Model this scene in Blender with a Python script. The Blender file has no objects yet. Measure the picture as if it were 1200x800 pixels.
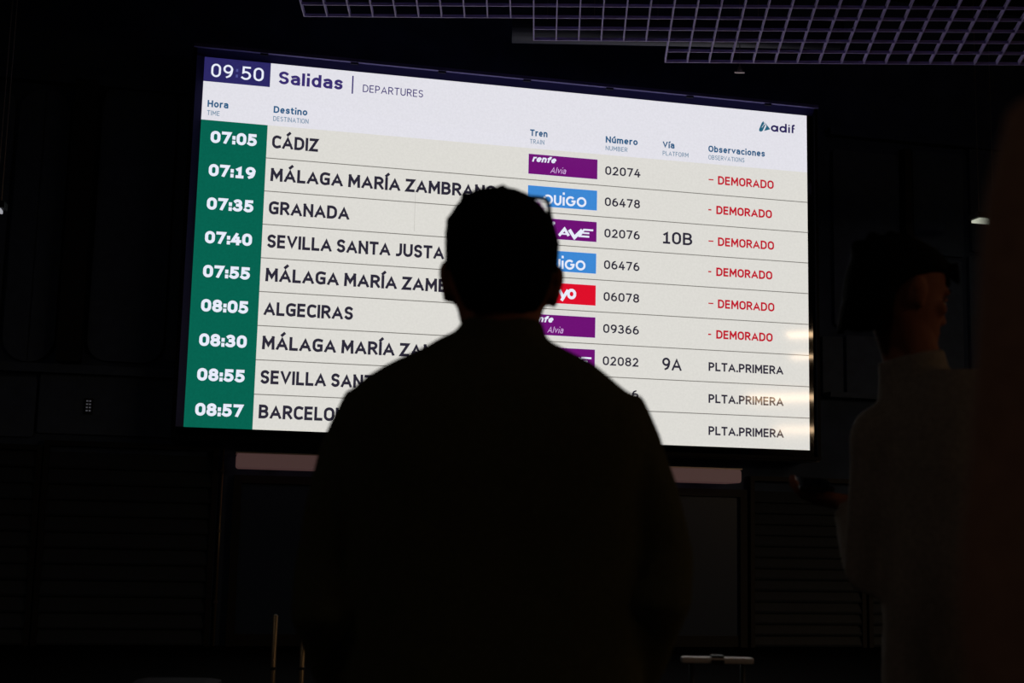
import bpy, bmesh, math, random
from mathutils import Vector, Matrix, Euler
random.seed(7)
R = math.radians
S = bpy.context.scene
C = S.collection

# ------------------------------------------------------------------ camera
CAMZ = 1.25
FPX = 1528.1
camR = Vector((0.99974327, -0.00316689, 0.02243564))
camU = Vector((-0.02265804, -0.13973292, 0.98992996))
camF = Vector((0.0, 0.99018417, 0.1397688))
cd = bpy.data.cameras.new('camera'); cam = bpy.data.objects.new('camera', cd); C.objects.link(cam)
m = Matrix.Identity(4)
for i, v in enumerate((camR, camU, -camF)):
    for j in range(3): m[j][i] = v[j]
cam.matrix_world = Matrix.Translation((0, 0, CAMZ)) @ m
cd.sensor_width = 36; cd.lens = FPX / 1200 * 36; cd.clip_start = 0.05; cd.clip_end = 200
cd.dof.use_dof = True; cd.dof.focus_distance = 12.9; cd.dof.aperture_fstop = 5.2
S.camera = cam
# ------------------------------------------------------------------ world, exposure
w = bpy.data.worlds.new('world'); S.world = w; w.use_nodes = True
w.node_tree.nodes['Background'].inputs[0].default_value = (0.5, 0.5, 0.6, 1)
w.node_tree.nodes['Background'].inputs[1].default_value = 0.0
S.view_settings.view_transform = 'Standard'; S.view_settings.look = 'None'
S.view_settings.exposure = 0.0; S.view_settings.gamma = 1; S.view_settings.use_curve_mapping = False

def at(px, py, Y):
    d = camR * ((px - 600) / FPX) + camU * ((400 - py) / FPX) + camF
    return Vector((0, 0, CAMZ)) + d * (Y / d.y)

# board frame: lower left corner of the lit area, direction along it, normal towards the hall
BW = 6.6; BH = BW / 1.7568
BL = Vector((-0.48233245 * BW, 1.92648603 * BW, CAMZ + 0.13355432 * BW))
BR = Vector((0.975512412, 0.219944390, 0)); BN = Vector((BR.y, -BR.x, 0))
BM = Matrix.Identity(4)
for j in range(3): BM[j][0] = BR[j]; BM[j][1] = (0, 0, 1)[j]; BM[j][2] = BN[j]; BM[j][3] = BL[j]
BMi = BM.inverted()
def B(x, z, n=0): return BM @ Vector((x, z, n))          # metres along, up, out of the board
def onwall(px, py, n=-0.5):                              # pixel -> (x, z) in the board frame on the plane n
    d = camR * ((px - 600) / FPX) + camU * ((400 - py) / FPX) + camF
    o = BMi @ Vector((0, 0, CAMZ)); dd = BMi.to_3x3() @ d
    p = o + dd * ((n - o.z) / dd.z)
    return p.x, p.y
FL = -BL.z                                               # floor height in the board frame

# ------------------------------------------------------------------ materials
def lin(c): return tuple(((v/255)/12.92 if v/255 <= 0.04045 else ((v/255+0.055)/1.055)**2.4) for v in c)
def mat(name, rgb, rough=0.7, metal=0.0, noise=0.0, nscale=30, spec=0.5, bump=0.0, srgb=True):
    m = bpy.data.materials.new(name); m.use_nodes = True
    nt = m.node_tree; b = nt.nodes['Principled BSDF']
    c = lin(rgb) if srgb else rgb
    b.inputs['Base Color'].default_value = (*c, 1); b.inputs['Roughness'].default_value = rough
    b.inputs['Metallic'].default_value = metal; b.inputs['Specular IOR Level'].default_value = spec
    if noise or bump:
        tc = nt.nodes.new('ShaderNodeTexCoord'); n = nt.nodes.new('ShaderNodeTexNoise')
        n.inputs['Scale'].default_value = nscale; n.inputs['Detail'].default_value = 4
        nt.links.new(tc.outputs['Object'], n.inputs['Vector'])
    if noise:
        r = nt.nodes.new('ShaderNodeValToRGB')
        r.color_ramp.elements[0].position = 0.3; r.color_ramp.elements[1].position = 0.7
        r.color_ramp.elements[0].color = (*[x*(1-noise) for x in c], 1)
        r.color_ramp.elements[1].color = (*[min(1, x*(1+noise)) for x in c], 1)
        nt.links.new(n.outputs['Fac'], r.inputs['Fac']); nt.links.new(r.outputs['Color'], b.inputs['Base Color'])
    if bump:
        bp = nt.nodes.new('ShaderNodeBump'); bp.inputs['Strength'].default_value = bump
        nt.links.new(n.outputs['Fac'], bp.inputs['Height']); nt.links.new(bp.outputs['Normal'], b.inputs['Normal'])
    return m
def screen_mat(name, rgb, strength=1.0, grain=0.03, sample=False, spec=0.5):
    m = bpy.data.materials.new(name); m.use_nodes = True
    nt = m.node_tree; b = nt.nodes['Principled BSDF']; c = lin(rgb)
    b.inputs['Base Color'].default_value = (0.004, 0.004, 0.005, 1); b.inputs['Roughness'].default_value = 0.06
    b.inputs['Specular IOR Level'].default_value = spec
    b.inputs['Emission Strength'].default_value = strength
    tc = nt.nodes.new('ShaderNodeTexCoord'); n = nt.nodes.new('ShaderNodeTexNoise')
    n.inputs['Scale'].default_value = 45; n.inputs['Detail'].default_value = 3
    nt.links.new(tc.outputs['Object'], n.inputs['Vector'])
    r = nt.nodes.new('ShaderNodeValToRGB')
    r.color_ramp.elements[0].position = 0.3; r.color_ramp.elements[1].position = 0.7
    r.color_ramp.elements[0].color = (*[x*(1-grain) for x in c], 1)
    r.color_ramp.elements[1].color = (*[x*(1+grain) for x in c], 1)
    nt.links.new(n.outputs['Fac'], r.inputs['Fac']); nt.links.new(r.outputs['Color'], b.inputs['Emission Color'])
    try: m.cycles.emission_sampling = 'FRONT' if sample else 'NONE'
    except Exception: pass
    return m
def lamp_mat(name, rgb, strength):
    m = bpy.data.materials.new(name); m.use_nodes = True
    b = m.node_tree.nodes['Principled BSDF']
    b.inputs['Base Color'].default_value = (0.4, 0.4, 0.4, 1)
    b.inputs['Emission Color'].default_value = (*lin(rgb), 1); b.inputs['Emission Strength'].default_value = strength
    return m

# ------------------------------------------------------------------ helpers
def link(name, me, material=None, parent=None, smooth=False):
    o = bpy.data.objects.new(name, me); C.objects.link(o)
    if material is not None:
        for mm in (material if isinstance(material, (list, tuple)) else [material]): me.materials.append(mm)
    if parent is not None: o.parent = parent
    if smooth:
        me.polygons.foreach_set('use_smooth', [True]*len(me.polygons))
    return o
def tag(o, label=None, cat=None, group=None, kind=None):
    if label: o['label'] = label
    if cat: o['category'] = cat
    if group: o['group'] = group
    if kind: o['kind'] = kind
    return o
def empty(name, loc=(0, 0, 0), mtx=None):
    o = bpy.data.objects.new(name, None); C.objects.link(o); o.empty_display_size = 0.1
    if mtx is not None: o.matrix_world = mtx
    else: o.location = loc
    return o
def box(bm, a, b, mtx=None, bev=0.0, mi=0):
    x0, y0, z0 = a; x1, y1, z1 = b
    vs = [bm.verts.new((x, y, z)) for z in (z0, z1) for (x, y) in ((x0, y0), (x1, y0), (x1, y1), (x0, y1))]
    fs = [bm.faces.new([vs[i] for i in f]) for f in ((3, 2, 1, 0), (4, 5, 6, 7), (0, 1, 5, 4), (1, 2, 6, 5), (2, 3, 7, 6), (3, 0, 4, 7))]
    for f in fs: f.material_index = mi
    if bev > 0:
        es = list({e for f in fs for e in f.edges})
        r = bmesh.ops.bevel(bm, geom=es, offset=bev, segments=2, affect='EDGES', profile=0.7)
        vs = list({v for f in r['faces'] for v in f.verts} | {v for v in vs if v.is_valid})
    if mtx is not None:
        for v in vs:
            if v.is_valid: v.co = mtx @ v.co
    return vs
def done(bm, name, material, parent=None, smooth=False):
    bmesh.ops.recalc_face_normals(bm, faces=bm.faces)
    me = bpy.data.meshes.new(name); bm.to_mesh(me); bm.free()
    return link(name, me, material, parent, smooth)
def boxobj(name, a, b, material, parent=None, mtx=None, bev=0.0):
    bm = bmesh.new(); box(bm, a, b, mtx, bev); return done(bm, name, material, parent)
def rings(bm, rs, mi=0):
    """closed loft through rings of equal length"""
    vr = [[bm.verts.new(p) for p in r] for r in rs]; n = len(vr[0])
    for a, b in zip(vr, vr[1:]):
        for i in range(n):
            f = bm.faces.new((a[i], a[(i+1) % n], b[(i+1) % n], b[i])); f.material_index = mi
    for r in (vr[0][::-1], vr[-1]):
        f = bm.faces.new(r); f.material_index = mi
    return vr
def tube(bm, pts, rad, n=14, flat=None, mtx=None, mi=0):
    """tube along points; flat=(axis vector, factor) squashes along axis"""
    pts = [Vector(p) for p in pts]
    if not isinstance(rad, (list, tuple)): rad = [rad]*len(pts)
    rs = []; up = None
    for i, p in enumerate(pts):
        t = (pts[min(i+1, len(pts)-1)] - pts[max(i-1, 0)]).normalized()
        if up is None:
            up = Vector((0, 0, 1)) if abs(t.z) < 0.9 else Vector((0, 1, 0))
        u = (up - t*up.dot(t)).normalized(); v = t.cross(u); up = u
        ring = []
        for k in range(n):
            a = 2*math.pi*k/n
            q = u*math.cos(a)*rad[i] + v*math.sin(a)*rad[i]
            if flat: q = q - flat[0]*q.dot(flat[0])*(1-flat[1])
            q = p + q
            ring.append(mtx @ q if mtx is not None else q)
        rs.append(ring)
    return rings(bm, rs, mi)
def ball(bm, c, r, mtx=None, seg=16):
    c = Vector(c); r = Vector(r) if not isinstance(r, (int, float)) else Vector((r, r, r))
    M = (mtx if mtx is not None else Matrix.Identity(4)) @ Matrix.Translation(c) @ Matrix.Diagonal((*r, 1))
    bmesh.ops.create_uvsphere(bm, u_segments=seg, v_segments=seg//2+2, radius=1, matrix=M)
def slab(bm, secs, n=28, mtx=None, e=2.4):
    """horizontal superellipse sections: (z, xl, xr, yb, yf)"""
    rs = []
    for z, xl, xr, yb, yf in secs:
        cx, cy, rx, ry = (xl+xr)/2, (yb+yf)/2, (xr-xl)/2, (yf-yb)/2; ring = []
        for k in range(n):
            a = 2*math.pi*k/n; c, s = math.cos(a), math.sin(a)
            q = Vector((cx+rx*math.copysign(abs(c)**(2/e), c), cy+ry*math.copysign(abs(s)**(2/e), s), z))
            ring.append(mtx @ q if mtx is not None else q)
        rs.append(ring)
    rings(bm, rs)
def fuse(bm, name, material, parent, voxel=0.008, smooth=4, wrinkle=0.0):
    """one continuous surface out of overlapping closed shapes"""
    bmesh.ops.recalc_face_normals(bm, faces=bm.faces)
    me = bpy.data.meshes.new(name+'_raw'); bm.to_mesh(me); bm.free()
    t = bpy.data.objects.new(name+'_raw', me); C.objects.link(t)
    a = t.modifiers.new('r', 'REMESH'); a.mode = 'VOXEL'; a.voxel_size = voxel
    if smooth:
        s = t.modifiers.new('s', 'SMOOTH'); s.factor = 0.5; s.iterations = smooth
    if wrinkle:
        tx = bpy.data.textures.new('w', 'CLOUDS'); tx.noise_scale = 0.11; tx.noise_depth = 2
        d = t.modifiers.new('d', 'DISPLACE'); d.texture = tx; d.strength = wrinkle; d.mid_level = 0.5
    dg = bpy.context.evaluated_depsgraph_get()
    out = bpy.data.meshes.new_from_object(t.evaluated_get(dg)); out.name = name
    bpy.data.objects.remove(t); bpy.data.meshes.remove(me)
    out.materials.clear()
    return link(name, out, material, parent, smooth=True)

# ------------------------------------------------------------------ materials used
M = dict(
    wall=mat('wall_paint', (72, 88, 116), 0.85, noise=0.25, nscale=3),
    panel=mat('cladding', (92, 108, 132), 0.8, noise=0.12, nscale=8),
    dark=mat('dark_paint', (26, 26, 30), 0.6),
    slat=mat('slat_metal', (52, 60, 70), 0.5, noise=0.1, nscale=20),
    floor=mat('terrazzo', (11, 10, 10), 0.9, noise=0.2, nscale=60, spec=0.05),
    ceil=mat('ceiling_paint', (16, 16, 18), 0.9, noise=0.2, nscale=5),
    grid=mat('grid_blade_paint', (206, 190, 255), 0.45),
    duct=mat('duct_steel', (26, 24, 48), 0.6, noise=0.15, nscale=10),
    frame=mat('board_casing', (38, 36, 60), 0.35),
    navy=mat('bevel_painted_glow', (76, 72, 142), 0.4),  # navy puts the header's glow into the top and left border colour
    bezel=mat('black_glass', (4, 4, 6), 0.04, spec=0.5),
    pipe=mat('beige_pipe', (170, 150, 120), 0.35, metal=0.6),
    steel=mat('steel', (170, 160, 150), 0.3, metal=0.9),
    alu=mat('alu', (225, 212, 205), 0.4, metal=0.3),
    rubber=mat('rubber', (14, 14, 16), 0.5),
    glass=mat('door_glass', (58, 74, 98), 0.35, spec=0.3),
    jacket=mat('olive_cloth', (70, 68, 48), 0.9, noise=0.15, nscale=120, bump=0.1, spec=0.2),
    denim=mat('dark_denim', (24, 26, 36), 0.9, noise=0.1, nscale=150, spec=0.2),
    hair=mat('black_hair', (12, 11, 13), 0.9, noise=0.3, nscale=200, bump=0.3, spec=0.08),
    skin=mat('skin', (156, 98, 74), 0.75, noise=0.05, nscale=40, spec=0.15),
    shoe=mat('shoe_leather', (20, 18, 18), 0.4),
    brownjacket=mat('brown_cloth', (150, 136, 124), 0.9, noise=0.15, nscale=100, spec=0.2),
    brownhair=mat('brown_hair', (150, 112, 92), 0.95, noise=0.2, nscale=160, bump=0.3, spec=0.05),
    coat=mat('grey_coat', (84, 78, 72), 0.9, noise=0.15, nscale=90, spec=0.2),
    eye=mat('eye', (200, 195, 190), 0.2),
    suitcase=mat('suitcase_shell', (28, 24, 36), 0.8, noise=0.05, spec=0.1),
)

# ------------------------------------------------------------------ structure (in the board frame)
def struct(o): o['kind'] = 'structure'; return o
WN = -0.5                                                 # front face of the back wall
X0, X1, NB, CH = -9.0, 32.0, 44.0, FL + 7.6
struct(boxobj('wall_back', (X0, FL, WN-0.3), (X1, CH, WN), M['wall'], mtx=BM))
struct(boxobj('wall_left', (X0-0.3, FL, WN-0.3), (X0, CH, NB), M['wall'], mtx=BM))
struct(boxobj('wall_right', (X1, FL, WN-0.3), (X1+0.3, CH, NB), M['wall'], mtx=BM))
struct(boxobj('wall_front', (X0-0.3, FL, NB), (X1+0.3, CH, NB+0.3), M['wall'], mtx=BM))
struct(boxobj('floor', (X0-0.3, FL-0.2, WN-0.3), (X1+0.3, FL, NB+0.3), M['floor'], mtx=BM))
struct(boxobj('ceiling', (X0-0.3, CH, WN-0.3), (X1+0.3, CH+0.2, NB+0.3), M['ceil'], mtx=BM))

# ------------------------------------------------------------------ departures board
board = empty('departures_board', mtx=BM)
tag(board, 'large lit departures board with green time column and destination rows, mounted above the door', 'departures board')
T = dict(
    header=screen_mat('led_header', (226, 225, 233), sample=True),
    row=screen_mat('led_row', (221, 219, 213), sample=True),
    green=screen_mat('led_green', (7, 98, 80), sample=True, grain=0.06),
    clock=screen_mat('led_clock', (44, 40, 100), sample=True, grain=0.08),
    ink=screen_mat('led_ink', (44, 41, 56)), title=screen_mat('led_title', (58, 46, 112)),
    head=screen_mat('led_heading', (44, 92, 132)), head2=screen_mat('led_subheading', (104, 136, 162)),
    white=screen_mat('led_white', (232, 236, 250)), dim=screen_mat('led_dim', (80, 84, 150)),
    red=screen_mat('led_red', (192, 22, 44)), line=screen_mat('led_line', (120, 117, 112)),
    purple=screen_mat('led_purple', (110, 18, 116)), blue=screen_mat('led_blue', (62, 136, 212)),
    scarlet=screen_mat('led_scarlet', (222, 16, 42)), pale=screen_mat('led_pale', (214, 176, 226)),
    teal=screen_mat('led_teal', (36, 98, 124)), seam=screen_mat('led_seam', (190, 187, 180)),
    darkblue=screen_mat('led_darkblue', (40, 32, 88)),
)
def q(bm, s0, t0, s1, t1, n, mi):
    """flat rectangle on the board given in fractions of its width and height"""
    vs = [bm.verts.new((s*BW, t*BH, n)) for s, t in ((s0, t0), (s1, t0), (s1, t1), (s0, t1))]
    bm.faces.new(vs).material_index = mi
def ell(cx, cy, rx, ry, a0, a1, n=None):
    n = n or max(4, int(abs(a1-a0)/18))
    return [(cx+rx*math.cos(R(a0+(a1-a0)*i/n)), cy+ry*math.sin(R(a0+(a1-a0)*i/n))) for i in range(n+1)]
def full(cx, cy, rx, ry): return ell(cx, cy, rx, ry, 0, 360, 24)
SQ = ell(.5, .67, .5, .33, 0, 180) + ell(.5, .33, .5, .33, 180, 360) + [(1, .67)]
SIX = ell(.5, .30, .5, .30, 175, -185, 20) + [(.02, .48), (.10, .68), (.28, .88), (.62, 1)]
X_ = .70
# glyph: (width, [strokes]) in a box one capital high; lower case reaches X_
G = {
 'A': (.66, [[(0, 0), (.5, 1), (1, 0)], [(.17, .28), (.83, .28)]]),
 'B': (.53, [[(0, 0), (0, 1)], [(0, 1), (.5, 1)] + ell(.5, .765, .42, .235, 90, -90) + [(0, .53)], [(0, .53), (.5, .53)] + ell(.5, .265, .5, .265, 90, -90) + [(0, 0)]]),
 'C': (.50, [[(1, .93)] + ell(.58, .66, .58, .34, 70, 180) + ell(.58, .34, .58, .34, 180, 290) + [(1, .07)]]),
 'D': (.58, [[(0, 0), (0, 1)], [(0, 1), (.4, 1)] + ell(.4, .62, .6, .38, 90, 0) + ell(.4, .38, .6, .38, 0, -90) + [(0, 0)]]),
 'E': (.45, [[(0, 0), (0, 1)], [(0, 1), (.93, 1)], [(0, .52), (.85, .52)], [(0, 0), (.93, 0)]]),
 'F': (.43, [[(0, 0), (0, 1)], [(0, 1), (.93, 1)], [(0, .50), (.85, .50)]]),
 'G': (.56, [[(.97, .94)] + ell(.55, .66, .55, .34, 68, 180) + ell(.55, .34, .55, .34, 180, 270) + [(.97, .06), (.97, .47), (.62, .47)]]),
 'H': (.56, [[(0, 0), (0, 1)], [(1, 0), (1, 1)], [(0, .52), (1, .52)]]),
 'I': (.0, [[(.5, 0), (.5, 1)]]),
 'J': (.34, [[(1, 1), (1, .28)] + ell(.3, .28, .7, .28, 0, -100)]),
 'L': (.42, [[(0, 1), (0, 0), (1, 0)]]),
 'M': (.70, [[(0, 0), (.04, 1)], [(.04, 1), (.5, .30), (.96, 1)], [(.96, 1), (1, 0)]]),
 'N': (.56, [[(0, 0), (0, 1)], [(0, 1), (1, 0)], [(1, 0), (1, 1)]]),
 'O': (.60, [SQ]),
 'P': (.50, [[(0, 0), (0, 1)], [(0, 1), (.45, 1)] + ell(.45, .72, .55, .28, 90, -90) + [(0, .44)]]),
 'R': (.52, [[(0, 0), (0, 1)], [(0, 1), (.45, 1)] + ell(.45, .735, .52, .265, 90, -90) + [(0, .47)], [(.48, .47), (1, 0)]]),
 'S': (.47, [ell(.52, .755, .50, .245, 38, 270) + ell(.50, .255, .50, .255, 90, -145)]),
 'T': (.52, [[(0, 1), (1, 1)], [(.5, 1), (.5, 0)]]),
 'U': (.56, [[(0, 1), (0, .32)] + ell(.5, .32, .5, .32, 180, 360) + [(1, 1)]]),
 'V': (.60, [[(0, 1), (.5, 0), (1, 1)]]),
 'Z': (.50, [[(0, 1), (1, 1), (0, 0), (1, 0)]]),
 '0': (.50, [SQ]), '1': (.36, [[(.05, .80), (.55, 1), (.55, 0)], [(0, 0), (1, 0)]]),
 '2': (.46, [ell(.48, .70, .48, .30, 150, -20) + [(.0, .0), (1, 0)]]),
 '3': (.46, [ell(.45, .765, .46, .235, 140, -90), ell(.43, .265, .57, .265, 90, -145)]),
 '4': (.52, [[(.55, 1), (0, .26), (1, .26)], [(.74, .60), (.74, 0)]]),
 '5': (.46, [[(.92, 1), (.12, 1), (.10, .54)] + ell(.42, .30, .58, .30, 105, -140)]),
 '6': (.50, [SIX]), '9': (.50, [[(1-x, 1-y) for x, y in SIX]]),
 '7': (.48, [[(0, 1), (1, 1), (.35, 0)]]), '8': (.50, [full(.5, .765, .44, .235), full(.5, .265, .5, .265)]),
 ':': (.0, [[(.5, .02), (.5, .10)], [(.5, .54), (.5, .62)]]), '.': (.0, [[(.5, 0), (.5, .03)]]),
 'a': (.42, [[(.08, .66)] + ell(.5, .50, .5, .22, 120, 0) + [(1, 0)], [(1, .42), (.5, .42)] + ell(.5, .21, .5, .21, 90, 270) + [(.72, .02), (1, .14)]]),
 'b': (.45, [[(0, 0), (0, 1)], full(.5, .36, .5, .36)]), 'd': (.45, [[(1, 0), (1, 1)], full(.5, .36, .5, .36)]),
 'c': (.38, [[(1, .68)] + ell(.55, .36, .55, .36, 80, 280) + [(1, .04)]]),
 'e': (.44, [[(0.02, .36), (1, .36)] + ell(.5, .36, .5, .36, 0, 300)]),
 'f': (.30, [[(1, .99)] + ell(.85, .80, .45, .20, 90, 180) + [(.40, 0)], [(0, X_), (.95, X_)]]),
 'i': (.0, [[(.5, 0), (.5, X_-.08)], [(.5, 1.03), (.5, 1.04)]]), 'l': (.0, [[(.5, 0), (.5, 1)]]),
 'm': (.74, [[(0, 0), (0, X_)], ell(.25, .46, .25, .26, 170, 0) + [(.5, 0)], ell(.75, .46, .25, .26, 170, 0) + [(1, 0)]]),
 'n': (.42, [[(0, 0), (0, X_)], ell(.5, .44, .5, .28, 170, 0) + [(1, 0)]]),
 'o': (.46, [full(.5, .36, .5, .36)]),
 'r': (.24, [[(0, 0), (0, X_)], [(0, .46)] + ell(.9, .46, .9, .26, 170, 90) + [(1, .72)]]),
 's': (.37, [ell(.52, .545, .48, .175, 30, 270) + ell(.48, .185, .50, .185, 90, -145)]),
 't': (.26, [[(.3, .94), (.3, .22)] + ell(.85, .22, .55, .22, 180, 280), [(0, X_), (1, X_)]]),
 'u': (.42, [[(0, X_), (0, .28)] + ell(.5, .28, .5, .28, 180, 350), [(1, 0), (1, X_)]]),
 'v': (.46, [[(0, X_), (.5, 0), (1, X_)]]),
}
ACC = {'Á': 'A', 'Í': 'I', 'ú': 'u', 'í': 'i'}
def text_shape(body, wt, gap, shear, mono=None):
    """list of (points, clamp top) strokes in capital heights; x advances with the text"""
    out = []; x = 0.0
    for ch in body:
        if ch == ' ': x += .30; continue
        base = ACC.get(ch, ch); wd, st = G[base]
        if mono and ch in '0123456789': x += (mono-wd)/2
        for k, pts in enumerate(st):
            if ch == 'í' and k == 1: continue
            out.append(([(x+wt/2+u*wd, wt/2+v*(1-wt)) for u, v in pts], max(v for u, v in pts) <= 1))
        if ch in ACC:
            cx = x+wt/2+wd*.5; y0 = 1.10 if ch in 'ÁÍ' else .86
            out.append(([(cx-.01, y0), (cx+.12, y0+.12)], False))
        x += wd+wt+gap
        if mono and ch in '0123456789': x += (mono-wd)/2
    return out, x-gap
def write(bm, body, s0, s1, base, h, mi, wt=0.16, shear=0.0, n=0.009, kx=None, gap=0.15, mono=None):
    """text from s0 to s1, baseline at base, capitals h high (fractions of the board)"""
    st, wd = text_shape(body, wt, gap, shear, mono)
    hh = h*BH; sx = kx*hh if kx else ((s1-s0)*BW-shear*hh)/wd; sy = hh
    for pts, clamp in st:
        P_ = [Vector(p) for p in pts]
        closed = (P_[0]-P_[-1]).length < 1e-6
        if closed: P_ = P_[:-1]
        k = len(P_); Lv = []; Rv = []
        if not closed:
            d = (P_[0]-P_[1]).normalized(); P_[0] = P_[0]+d*wt/2
            d = (P_[-1]-P_[-2]).normalized(); P_[-1] = P_[-1]+d*wt/2
        for i in range(k):
            a_ = P_[(i-1) % k] if (closed or i > 0) else P_[i]; b_ = P_[(i+1) % k] if (closed or i < k-1) else P_[i]
            d1 = P_[i]-a_; d2 = b_-P_[i]
            d1 = d1.normalized() if d1.length > 1e-9 else d2.normalized(); d2 = d2.normalized() if d2.length > 1e-9 else d1
            t = d1+d2; t = t.normalized() if t.length > 1e-6 else d1
            nn = Vector((-t.y, t.x)); k2 = max(0.34, nn.dot(Vector((-d1.y, d1.x))))
            Lv.append(P_[i]+nn*wt/2/k2); Rv.append(P_[i]-nn*wt/2/k2)
        def mk(p):
            y = min(1, max(0, p.y)) if clamp else p.y
            return bm.verts.new((s0*BW+p.x*sx+shear*y*sy, base*BH+y*sy, n))
        lv = [mk(p) for p in Lv]; rv = [mk(p) for p in Rv]
        for i in range(k if closed else k-1):
            j = (i+1) % k
            try: bm.faces.new((rv[i], rv[j], lv[j], lv[i])).material_index = mi
            except ValueError: pass
    return s0+wd*sx/BW
def stroke(bm, pts, wd, mi, n=0.0105, closed=False):
    """ribbon of width wd through board points (metres)"""
    P = [Vector((p[0], p[1])) for p in pts]; k = len(P); L = []; Rr = []
    for i in range(k):
        a = P[(i-1) % k] if (closed or i > 0) else P[i]; b = P[(i+1) % k] if (closed or i < k-1) else P[i]
        d1 = (P[i]-a); d2 = (b-P[i])
        d1 = d1.normalized() if d1.length > 1e-9 else d2.normalized(); d2 = d2.normalized() if d2.length > 1e-9 else d1
        t = (d1+d2).normalized(); nn = Vector((-t.y, t.x)); k2 = max(0.5, nn.dot(Vector((-d1.y, d1.x))))
        L.append(P[i]+nn*wd/2/k2); Rr.append(P[i]-nn*wd/2/k2)
    lv = [bm.verts.new((p.x, p.y, n)) for p in L]; rv = [bm.verts.new((p.x, p.y, n)) for p in Rr]
    for i in range(k if closed else k-1):
        j = (i+1) % k; bm.faces.new((rv[i], rv[j], lv[j], lv[i])).material_index = mi
def arc(cx, cy, rx, ry, a0, a1, n=18): return [(cx+rx*math.cos(R(a0+(a1-a0)*i/n)), cy+ry*math.sin(R(a0+(a1-a0)*i/n))) for i in range(n+1)]
def flat(bm, name, mats, parent=board, orient=True):
    me = bpy.data.meshes.new(name)
    for f in bm.faces:
        f.normal_update()
        if f.normal.z < 0: f.normal_flip()
    bm.to_mesh(me); bm.free(); return link(name, me, mats, parent)

# casing, glass border, bevel shaped to catch the header's light
bm = bmesh.new(); box(bm, (-0.12, -0.12, WN), (BW+0.12, BH+0.13, -0.012)); done(bm, 'casing', M['frame'], board)
bd = 0.075
bm = bmesh.new()
box(bm, (BW, -bd, -0.012), (BW+bd, BH, 0.004)); box(bm, (-bd, -bd, -0.012), (BW, 0, 0.004))
done(bm, 'glass_border', M['bezel'], board)
bm = bmesh.new()
def prism(bm, prof, a, b, axis):
    rs = []
    for t in (a, b):
        rs.append([(t, p[0], p[1]) if axis == 'x' else (p[0], t, p[1]) for p in prof])
    rings(bm, rs)
prism(bm, [(BH, -0.012), (BH+bd, -0.012), (BH+bd, 0.045), (BH, 0.003)], -bd, BW+bd, 'x')
prism(bm, [(0, -0.012), (-bd, -0.012), (-bd, 0.045), (0, 0.003)], 0.0, BH, 'y')
done(bm, 'bevelled_border', M['navy'], board)
bm = bmesh.new(); r0 = bd; r1 = bd+0.035
box(bm, (-r1, -r1, -0.012), (BW+r1, -r0, 0.05))
box(bm, (-r1, -r0, -0.012), (-r0, BH+r0, 0.05)); box(bm, (BW+r0, -r0, -0.012), (BW+r1, BH+r0, 0.05))
done(bm, 'rim', mat('rim_paint', (14, 13, 20), 0.5, spec=0.15), board)
boxobj('top_rim', (-r1, BH+r0, -0.012), (BW+r1, BH+r1, 0.085), mat('top_rim_highlight', (132, 124, 186), 0.5), board)  # lighter than the other rims: the highlight is painted into its colour
for i in range(7):                                       # little catches along the top edge of the rim
    boxobj('rim_catch', (0.55+i*0.92, BH+r0-0.018, 0.04), (0.63+i*0.92, BH+r0+0.005, 0.072), M['frame'], board)

# header band
bm = bmesh.new(); HT = 0.8252; PT = 0.09156
q(bm, 0.1, HT, 1, 1, 0.005, 0); q(bm, 0, HT, 0.1, 0.9325, 0.005, 0)
hdr = flat(bm, 'header_band', [T['header']])
bm = bmesh.new(); q(bm, 0, 0.9325, 0.1003, 1, 0.006, 0)
clk = flat(bm, 'clock_field', [T['clock']])
bm = bmesh.new()
write(bm, '09', 0.0108, 0.0435, 0.9460, 0.0375, 0, wt=0.135); write(bm, '50', 0.0565, 0.0902, 0.9460, 0.0375, 0, wt=0.135)
write(bm, ':', 0.0480, 0.0512, 0.950, 0.036, 1, wt=0.15)
flat(bm, 'clock_digits', [T['white'], T['dim']], clk)
bm = bmesh.new()
write(bm, 'Salidas', 0.1133, 0.2124, 0.9437, 0.0362, 0, wt=0.20, gap=.12)
flat(bm, 'title_lettering', [T['title']], hdr); bm = bmesh.new()
write(bm, 'DEPARTURES', 0.2442, 0.3400, 0.9433, 0.0214, 0, wt=0.125)
flat(bm, 'subtitle_lettering', [T['title']], hdr)
bm = bmesh.new(); q(bm, 0.2268, 0.9355, 0.2290, 0.9868, 0.009, 0); flat(bm, 'title_divider', [T['title']], hdr)
for a, b_, s0, s1, u1 in (('Hora', 'TIME', .0081, .0393, .0272), ('Destino', 'DESTINATION', .1079, .1596, .1619), ('Tren', 'TRAIN', .5163, .5453, .5401),
                          ('Número', 'NUMBER', .6437, .6986, .6811), ('Vía', 'PLATFORM', .7420, .7624, .7871), ('Observaciones', 'OBSERVATIONS', .8222, .9231, .8862)):
    bm = bmesh.new()
    write(bm, a, s0, s1, 0.8612, 0.0192, 0, wt=0.21, gap=.12); write(bm, b_, s0, u1, 0.8385, 0.0135, 1, wt=0.14)
    flat(bm, 'column_heading', [T['head'], T['head2']], hdr)
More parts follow.
